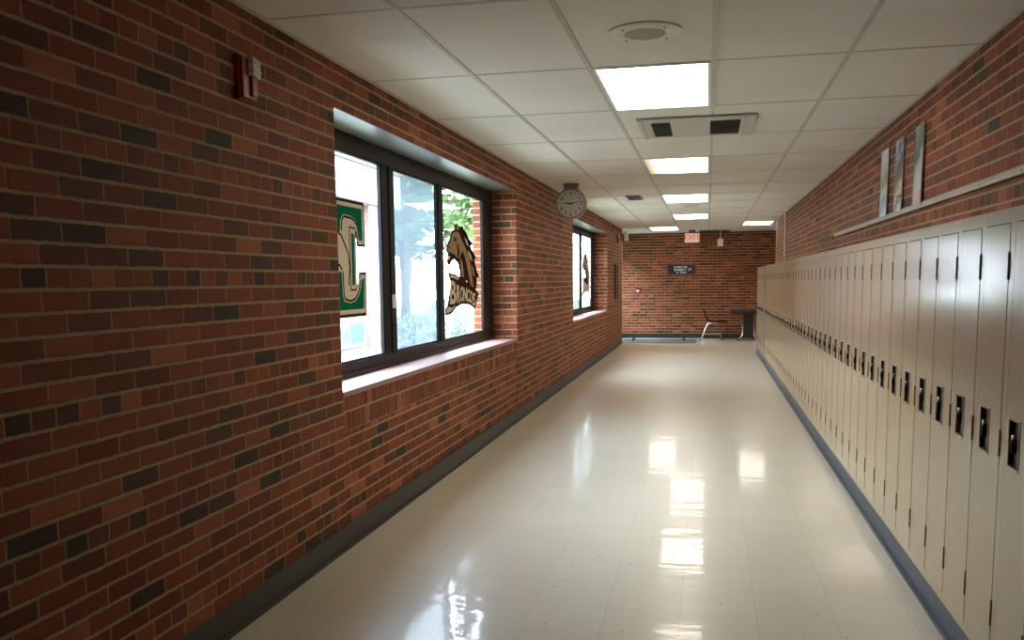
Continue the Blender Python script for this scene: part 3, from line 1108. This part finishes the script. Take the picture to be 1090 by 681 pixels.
def hand(name, deg, length, w, y):
    mb = MB()
    a = math.radians(deg)
    d, s = Vector((math.sin(a), 0, math.cos(a))), Vector((math.cos(a), 0, -math.sin(a)))
    pts = [-d * 0.025 - s * w, d * length - s * w * 0.5, d * length + s * w * 0.5, -d * 0.025 + s * w]
    a1 = [mb.bm.verts.new(p + Vector((0, y, 0))) for p in pts]
    a2 = [mb.bm.verts.new(p + Vector((0, y + 0.0012, 0))) for p in pts]
    mb.bm.faces.new(a1); mb.bm.faces.new(a2[::-1])
    for k in range(4):
        mb.bm.faces.new((a1[k], a2[k], a2[(k + 1) % 4], a1[(k + 1) % 4]))
    obj(name, mb, M['black'], t)
hand('hour_hand', 276.5, 0.082, 0.0075, -0.0605)
hand('minute_hand', 78.0, 0.128, 0.0050, -0.0625)
mb = MB()
mb.lathe([(0, -0.066), (0.010, -0.065), (0.010, -0.057), (0, -0.057)], axis='y', n=16)
obj('hub', mb, M['black'], t)

# ---------------------------------------------------------------- fire alarm devices
def make_strobe(loc, label):
    t = thing('fire_strobe', label, 'fire alarm', loc, 'red fire alarm strobes')
    mb = MB()
    mb.box(0, 0.022, -0.062, 0.062, -0.085, 0.085)
    obj('back_box', mb, M['red'], t, bevel=0.006)
    mb = MB()
    mb.box(0.022, 0.034, -0.054, 0.054, -0.078, 0.078)
    mb.box(0.034, 0.044, 0.004, 0.048, -0.066, 0.018)
    obj('horn', mb, M['red'], t, bevel=0.005)
    mb = MB()
    c = (0.030, 0.024, 0.044)
    for k in range(4):
        mb.obox((c[0] + 0.010 + 0.003 * (k % 2), c[1], c[2] - 0.026 + k * 0.0175), (0.015, 0.031, 0.0084), Matrix.Rotation(-0.22, 3, 'X'))
    obj('strobe_lens', mb, M['lens'], t, bevel=0.003)
    return t


make_strobe((XL, 3.335, 2.165), 'red fire alarm strobe high on the brick near the camera')
make_strobe((XL, 18.4, 2.20), 'small red fire alarm strobe on the brick past the farther window')

t = thing('pull_station', 'small red fire pull station on the far brick wall', 'fire alarm', (-1.603, YE, 1.12))
mb = MB()
mb.box(-0.055, 0.055, -0.035, 0, -0.075, 0.075)
obj('case', mb, M['red'], t, bevel=0.006)
mb = MB()
mb.box(-0.035, 0.035, -0.046, -0.035, -0.018, 0.006)
mb.box(-0.010, 0.010, -0.050, -0.035, -0.045, -0.018)
obj('handle', mb, M['sign_white'], t, bevel=0.003)

# ---------------------------------------------------------------- things at the far end
t = thing('exit_sign', 'lit EXIT sign with red letters hung in front of the far brick wall', 'sign', (-0.343, 20.3, 2.272))
mb = MB()
mb.box(-0.160, 0.160, -0.030, 0.030, -0.098, 0.098)
obj('case', mb, M['white'], t, bevel=0.006)
mb = MB()
mb.box(-0.140, 0.140, -0.033, -0.030, -0.080, 0.080)
obj('face', mb, M['exit_face'], t)
me = text_mesh('EXIT', 0.165, 0.0015, 0.004)
me.name = 'lettering'
me.materials.append(M['exit_red'])
put('lettering', me, t, (0, -0.0345, 0), (math.pi / 2, 0, 0))
mb = MB()
mb.box(-0.07, 0.07, -0.03, 0.03, 0.098, 0.1695)
obj('canopy_mount', mb, M['hinge'], t, bevel=0.004)

t = thing('pendant_sensor', 'small white box hanging on a thin stem from the far ceiling', 'sensor', (0.262, 20.3, 2.158))
mb = MB()
mb.box(-0.060, 0.060, -0.035, 0.035, -0.082, 0.082)
obj('case', mb, M['white'], t, bevel=0.008)
mb = MB()
mb.tube([(0, 0, 0.08), (0, 0, 0.284)], 0.008)
obj('stem', mb, M['white'], t, smooth=True)
mb = MB()
mb.lathe([(0, 0.268), (0.035, 0.270), (0.035, 0.2835), (0, 0.2835)], n=24)
obj('rose', mb, M['white'], t, smooth=True)

t = thing('corner_speaker', 'small white box mounted high at the far corner of the window wall', 'speaker', (XL, 19.38, 2.30))
mb = MB()
mb.box(0.055, 0.135, -0.07, 0.07, -0.10, 0.10)
obj('case', mb, M['white'], t, bevel=0.006)
mb = MB()
mb.box(0, 0.006, -0.03, 0.03, -0.04, 0.04)
mb.box(0.004, 0.058, -0.012, 0.012, -0.015, 0.015)
obj('bracket', mb, M['hinge'], t)

t = thing('wall_plaque', 'navy blue wall sign with rows of white lettering on the far brick', 'sign', (-0.595, YE, 1.592))
mb = MB()
mb.box(-0.315, 0.315, -0.018, 0, -0.108, 0.108)
obj('board', mb, M['navy'], t, bevel=0.004)
mb = MB()
rr = random.Random(3)
for z, x0, x1, h in ((0.055, -0.17, 0.15, 0.042), (-0.008, -0.17, 0.16, 0.040), (-0.066, -0.11, 0.11, 0.034)):
    x = x0
    while x < x1:
        w = rr.choice((0.026, 0.034, 0.030))
        if rr.random() < 0.86:
            mb.box(x, x + w * 0.30, -0.020, -0.018, z - h / 2, z + h / 2)
            mb.box(x + w * 0.30, x + w, -0.020, -0.018, z + h * rr.choice((0.25, -0.12)), z + h * 0.5)
            if rr.random() < 0.6:
                mb.box(x + w * 0.72, x + w, -0.020, -0.018, z - h / 2, z + h * 0.1)
        x += w + 0.009
mb.lathe([(0, -0.020), (0.020, -0.020), (0.020, -0.018), (0, -0.018)], (0.20, 0, 0.012), 'y', 12)
obj('lettering', mb, M['sign_white'], t)

t = thing('framed_board', 'narrow dark framed board on the brick past the farther window', 'board', (XL, 18.15, 1.335))
mb = MB()
mb.box(0, 0.025, -0.26, 0.26, -0.35, -0.315)
mb.box(0, 0.025, -0.26, 0.26, 0.315, 0.35)
mb.box(0, 0.025, -0.26, -0.225, -0.315, 0.315)
mb.box(0, 0.025, 0.225, 0.26, -0.315, 0.315)
obj('frame', mb, M['bronze'], t, bevel=0.003)
mb = MB()
mb.box(0, 0.012, -0.226, 0.226, -0.316, 0.316)
obj('panel', mb, simple('grey_green_felt', S(86, 84, 74), 0.9), t)

# recessed grey mat and the wedge on it
t = thing('floor_mat', 'grey entrance mat on the floor below the far brick wall', 'mat', (-1.05, 20.2, 0.0))
mb = MB()
mb.box(-0.80, 0.80, -0.62, 0.62, 0.0, 0.010)
obj('pile', mb, M['mat_grey'], t, bevel=0.003)
mb = MB()
for a in ((-0.83, -0.80, -0.65, 0.65), (0.80, 0.83, -0.65, 0.65), (-0.80, 0.80, -0.65, -0.62), (-0.80, 0.80, 0.62, 0.65)):
    mb.box(*a, 0.0, 0.008)
obj('edge_strip', mb, simple('mat_edge', S(96, 92, 86), 0.6), t, bevel=0.002)
for i, (x, y, lab) in enumerate(((-0.50, 20.45, 'black rubber door wedge on the grey mat, nearer the chair'), (-1.62, 20.3, 'dark wedge on the grey mat, nearer the window wall'))):
    t = thing('door_wedge', lab, 'door stop', (x, y, 0.0105))
    mb = MB()
    mb.plate_yz([(-0.16, 0.0), (0.16, 0.0), (0.16, 0.055), (0.13, 0.06), (-0.16, 0.008)], -0.032, 0.032)
    obj('wedge', mb, M['black'], t, bevel=0.003)
    mb = MB()
    mb.box(-0.027, 0.027, 0.118, 0.155, 0.0565, 0.066)
    obj('heel', mb, M['base_dark'], t, bevel=0.002)

# school chair facing the table
t = thing('school_chair', 'black plastic school chair on chrome legs beside the far table', 'chair', (0.11, 20.85, 0.0))
W = 0.20
mb = MB()
prof = [(-0.19, 0.70), (-0.165, 0.61), (-0.135, 0.53), (-0.105, 0.465), (-0.07, 0.425), (-0.01, 0.405), (0.07, 0.405), (0.16, 0.415), (0.29, 0.422), (0.335, 0.410)]
def shell(mb, pr, wf, th):
    n = 8
    rows = []
    for i, (x, z) in enumerate(pr):
        hw = W * wf(i / (len(pr) - 1))
        row = []
        for s in (0, 1):
            for k in range(n + 1):
                q = k / n * 2 - 1
                lift = 0.018 * q * q
                j = min(i + 1, len(pr) - 1); h = max(i - 1, 0)
                d = Vector((pr[j][0] - pr[h][0], 0, pr[j][1] - pr[h][1])).normalized()
                nn = Vector((-d.z, 0, d.x)) * -1
                row.append(mb.bm.verts.new(Vector((x, q * hw, z)) - nn * lift * (1 if nn.z < 0 else 1) + nn * th * s))
        rows.append(row)
    m = n + 1
    for a, b in zip(rows, rows[1:]):
        for k in range(n):
            mb.bm.faces.new((a[k], a[k + 1], b[k + 1], b[k]))
            mb.bm.faces.new((a[m + k], b[m + k], b[m + k + 1], a[m + k + 1]))
        mb.bm.faces.new((a[0], b[0], b[m], a[m]))
        mb.bm.faces.new((a[n], a[m + n], b[m + n], b[n]))
    for r in (rows[0], rows[-1]):
        for k in range(n):
            mb.bm.faces.new((r[k], r[m + k], r[m + k + 1], r[k + 1]))
shell(mb, prof[:4], lambda s: 0.93 + 0.05 * s, 0.022)
obj('backrest', mb, M['black'], t, smooth=True)
mb = MB()
shell(mb, prof[3:], lambda s: 1.0 - 0.06 * s, 0.026)
obj('seat', mb, M['black'], t, smooth=True)
for s in (-1, 1):
    y = s * 0.185
    mb = MB()
    mb.tube([(-0.04, y, 0.385), (-0.085, y * 1.02, 0.36), (-0.12, y * 1.05, 0.30), (-0.225, y * 1.12, 0.03), (-0.23, y * 1.13, 0.012)], 0.0145)
    leg = obj('leg', mb, M['chrome'], t, smooth=True)
    mb = MB()
    mb.lathe([(0, 0), (0.019, 0), (0.019, 0.022), (0.015, 0.03), (0, 0.03)], (-0.230, y * 1.13, 0.0), n=14)
    obj('foot_cap', mb, M['black'], leg, smooth=True)
    mb = MB()
    mb.tube([(0.10, y, 0.392), (0.14, y, 0.37), (0.165, y, 0.32), (0.225, y * 1.08, 0.03), (0.228, y * 1.08, 0.012)], 0.0125)
    leg = obj('leg', mb, M['chrome'], t, smooth=True)
    mb = MB()
    mb.lathe([(0, 0), (0.017, 0), (0.017, 0.022), (0.013, 0.03), (0, 0.03)], (0.228, y * 1.08, 0.0), n=14)
    obj('foot_cap', mb, M['black'], leg, smooth=True)
    mb = MB()
    mb.tube([(-0.05, y, 0.386), (0.11, y, 0.392)], 0.0125)
    obj('seat_rail', mb, M['chrome'], t, smooth=True)
    mb = MB()
    mb.tube([(-0.19, y * 1.09, 0.13), (0.203, y * 1.05, 0.13)], 0.007)
    obj('stretcher', mb, M['chrome'], t, smooth=True)

# table with tubular pedestal legs
t = thing('folding_table', 'dark topped table on chrome legs beyond the far lockers', 'table', (1.01, 20.55, 0.0))
mb = MB()
mb.box(-0.52, 0.75, -0.36, 0.36, 0.672, 0.700)
obj('table_top', mb, M['table_top'], t, bevel=0.006)
mb = MB()
for a in ((-0.526, 0.756, -0.366, -0.36), (-0.526, 0.756, 0.36, 0.366), (-0.526, -0.52, -0.36, 0.36), (0.75, 0.756, -0.36, 0.36)):
    mb.box(*a, 0.672, 0.701)
obj('edge_band', mb, M['table_edge'], t)
mb = MB()
mb.box(-0.50, 0.73, -0.30, -0.28, 0.60, 0.672)
mb.box(-0.50, 0.73, 0.28, 0.30, 0.61, 0.672)
obj('apron', mb, M['table_top'], t)
for x, k in ((-0.235, -1), (0.02, 1)):
    mb = MB()
    mb.box(x - 0.03, x + 0.03, -0.09, 0.09, 0.16, 0.672)
    post = obj('leg', mb, M['hinge'], t, bevel=0.01)
    for s in (-1, 1):
        mb = MB()
        mb.tube([(x - 0.01 * k, s * 0.095, 0.34), (x, s * 0.10, 0.22), (x, s * 0.12, 0.12), (x + 0.05 * k, s * 0.17, 0.045), (x + 0.12 * k, s * 0.24, 0.016)], 0.0155)
        obj('foot', mb, M['chrome'], post, smooth=True)
mb = MB()
mb.box(-0.21, -0.005, -0.012, 0.012, 0.08, 0.60)
obj('modesty_panel', mb, M['table_top'], t, bevel=0.004)

# ---------------------------------------------------------------- outside
mb = MB()
mb.box(-70, XO - 0.0, -30, 80, -0.55, -0.25)
o = struct('ground', mb, M['lawn'])
mb = MB()
mb.box(-8.0, -4.2, -10, 40, -0.25, -0.235)
o = struct('ground_walkway', mb, M['paving'])

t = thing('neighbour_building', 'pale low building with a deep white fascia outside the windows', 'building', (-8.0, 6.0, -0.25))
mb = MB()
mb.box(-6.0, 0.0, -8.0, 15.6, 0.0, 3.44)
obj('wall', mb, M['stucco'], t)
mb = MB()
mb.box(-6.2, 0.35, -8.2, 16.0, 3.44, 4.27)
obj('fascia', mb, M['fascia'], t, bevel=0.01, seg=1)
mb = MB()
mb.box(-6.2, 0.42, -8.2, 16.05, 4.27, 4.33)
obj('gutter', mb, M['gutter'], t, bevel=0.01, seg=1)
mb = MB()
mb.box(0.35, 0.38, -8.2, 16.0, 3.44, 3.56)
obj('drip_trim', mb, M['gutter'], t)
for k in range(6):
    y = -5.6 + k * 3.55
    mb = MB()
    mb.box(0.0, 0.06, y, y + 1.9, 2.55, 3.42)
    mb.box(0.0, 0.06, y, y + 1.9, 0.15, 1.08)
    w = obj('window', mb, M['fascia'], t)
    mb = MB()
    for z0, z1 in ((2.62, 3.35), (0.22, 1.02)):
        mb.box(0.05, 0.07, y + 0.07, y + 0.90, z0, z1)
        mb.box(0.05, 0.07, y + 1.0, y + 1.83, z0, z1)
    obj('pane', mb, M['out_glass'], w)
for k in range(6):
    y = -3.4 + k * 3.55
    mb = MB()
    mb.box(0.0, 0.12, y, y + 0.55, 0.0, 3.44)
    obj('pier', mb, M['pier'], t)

t = thing('gabled_house', 'house with a mauve grey shingle roof beyond the pale building', 'house', (-13.5, 30.0, -0.25))
mb = MB()
mb.box(-5, 1.0, -7, 3.6, 0, 3.6)
obj('wall', mb, M['out_brick'], t)
mb = MB()
A = [(1.6, -7.6, 3.6), (1.6, 5.6, 3.6), (-5.6, 5.6, 3.6), (-5.6, -7.6, 3.6)]
rd = [(-2, -4.5, 6.6), (-2, 2.4, 6.6)]
va = [mb.bm.verts.new(p) for p in A]; vr = [mb.bm.verts.new(p) for p in rd]
for q in ((va[0], va[1], vr[1], vr[0]), (va[1], va[2], vr[1]), (va[2], va[3], vr[0], vr[1]), (va[3], va[0], vr[0]), tuple(reversed(va))):
    mb.bm.faces.new(q)
obj('roof', mb, M['roof'], t)


def make_tree(loc, h, r, label, seed, mat, name='tree', trunk=True, group=None, n=1500, leaf=0.16):
    rr = random.Random(seed)
    t = thing(name, label, 'tree' if trunk else 'shrub', loc, group)
    blobs = []
    zc = h - r * 0.95
    for k in range(11):
        a, e = rr.uniform(0, 6.28), rr.uniform(-0.7, 1.0)
        q = r * rr.uniform(0.35, 0.75)
        blobs.append((Vector((math.cos(a) * q, math.sin(a) * q, zc + e * r * 0.65)), r * rr.uniform(0.35, 0.6)))
    if not trunk:
        blobs = [(Vector((b.x, b.y, max(b.z, q * 0.7))), q) for b, q in blobs]
    mb = MB()
    for k in range(n):
        b, q = rr.choice(blobs)
        d = Vector((rr.gauss(0, 1), rr.gauss(0, 1), rr.gauss(0, 1))).normalized()
        p = b + d * q * rr.uniform(0.75, 1.05)
        if p.z < 0.03:
            p.z = rr.uniform(0.03, 0.2)
        u = Vector((rr.gauss(0, 1), rr.gauss(0, 1), rr.gauss(0, 0.6))).normalized()
        v = u.cross(Vector((rr.gauss(0, 1), rr.gauss(0, 1), rr.gauss(0, 1)))).normalized()
        s = leaf * rr.uniform(0.6, 1.3)
        mb.face([p - u * s, p + v * s * 0.55, p + u * s, p - v * s * 0.55])
    obj('foliage', mb, mat, t)
    mb = MB()
    if trunk:
        mb.tube([(0, 0, 0), (0.05, 0.03, h * 0.25), (0.0, -0.05, h * 0.5), (0.04, 0.02, zc)], 0.14 * h / 6)
        for b, q in blobs[:6]:
            mb.tube([(0, 0, h * 0.35), tuple(b * 0.5 + Vector((0, 0, h * 0.2))), tuple(b)], 0.05 * h / 6, 8)
        obj('trunk', mb, M['bark'], t, smooth=True)
    else:
        for b, q in blobs[:5]:
            mb.tube([(b.x * 0.2, b.y * 0.2, 0), tuple(b)], 0.012, 6)
        obj('stems', mb, M['bark'], t)
    return t


GT = 'trees outside the windows'
make_tree((-9.5, 27.5, -0.25), 8.5, 3.0, 'leafy green tree outside, seen above the horse head decal', 1, M['leaf'], group=GT, n=5000, leaf=0.2)
make_tree((-14.5, 38.0, -0.25), 9.5, 3.8, 'tall leafy tree farther out beyond the first window tree', 2, M['leaf'], group=GT, n=4200, leaf=0.26)
make_tree((-6.8, 33.0, -0.25), 7.5, 2.7, 'bushy tree outside close to the brick jamb of the nearer window', 3, M['leaf'], group=GT, n=4000, leaf=0.2)
GS = 'pale shrubs on the lawn outside'
for i, (x, y, h, r, lab) in enumerate(((-7.3, 21.2, 0.9, 0.55, 'pale shrub on the lawn outside, nearest the building corner'),
                                       (-7.2, 22.9, 1.1, 0.7, 'pale shrub on the lawn outside, between two other shrubs'),
                                       (-7.1, 24.6, 0.85, 0.55, 'pale shrub on the lawn outside, nearest the trees'))):
    make_tree((x, y, -0.25), h, r, lab, 20 + i, M['leaf_pale'], 'shrub', False, GS, n=700, leaf=0.07)

# ---------------------------------------------------------------- daylight
w = bpy.data.worlds.new('overcast_sky')
scene.world = w
w.use_nodes = True
nt = w.node_tree
nt.nodes.clear()
out = nt.nodes.new('ShaderNodeOutputWorld')
bg = nt.nodes.new('ShaderNodeBackground')
tc = nt.nodes.new('ShaderNodeTexCoord')
sp = nt.nodes.new('ShaderNodeSeparateXYZ')
cr = nt.nodes.new('ShaderNodeValToRGB')
cr.color_ramp.elements[0].position = 0.0
cr.color_ramp.elements[0].color = (0.80, 0.89, 1.0, 1)
cr.color_ramp.elements[1].position = 0.7
cr.color_ramp.elements[1].color = (0.60, 0.76, 1.0, 1)
nt.links.new(tc.outputs['Generated'], sp.inputs[0])
nt.links.new(sp.outputs[2], cr.inputs[0])
nt.links.new(cr.outputs[0], bg.inputs[0])
bg.inputs[1].default_value = 26.0
nt.links.new(bg.outputs[0], out.inputs[0])

sl = bpy.data.lights.new('sun', 'SUN')
sl.energy = 3.0
sl.angle = math.radians(2)
sl.color = (1.0, 0.95, 0.86)
so = bpy.data.objects.new('sun', sl)
C.objects.link(so)
so.rotation_euler = Vector((-0.62, 0.25, -0.85)).to_track_quat('-Z', 'Y').to_euler()

# ---------------------------------------------------------------- camera
f_px, yaw, pitch, roll, py = 951.95, 0.2151, 0.1154, 0.0111, 409.83
fw = Vector((-math.sin(yaw) * math.cos(pitch), math.cos(yaw) * math.cos(pitch), -math.sin(pitch)))
r0 = Vector((math.cos(yaw), math.sin(yaw), 0))
d0 = fw.cross(r0)
rx = r0 * math.cos(roll) + d0 * math.sin(roll)
dx = -r0 * math.sin(roll) + d0 * math.cos(roll)
cam = bpy.data.cameras.new('camera')
co = bpy.data.objects.new('camera', cam)
C.objects.link(co)
mat = Matrix((rx, -dx, -fw)).transposed().to_4x4()
mat.translation = Vector((0, 0, 1.363))
co.matrix_world = mat
cam.sensor_width = 36.0
cam.sensor_fit = 'HORIZONTAL'
cam.lens = f_px / 1090 * 36.0
cam.shift_y = (py - 340.5) / 1090
cam.clip_start = 0.05
cam.clip_end = 300
scene.camera = co

scene.view_settings.view_transform = 'Standard'
scene.view_settings.look = 'None'
scene.view_settings.gamma = 1.0
scene.view_settings.use_curve_mapping = False
scene.view_settings.exposure = 0.52
scene.cycles.max_bounces = 10
scene.cycles.diffuse_bounces = 6
scene.cycles.glossy_bounces = 5
scene.cycles.transparent_max_bounces = 12
scene.cycles.use_denoising = True
scene.cycles.sample_clamp_indirect = 8.0
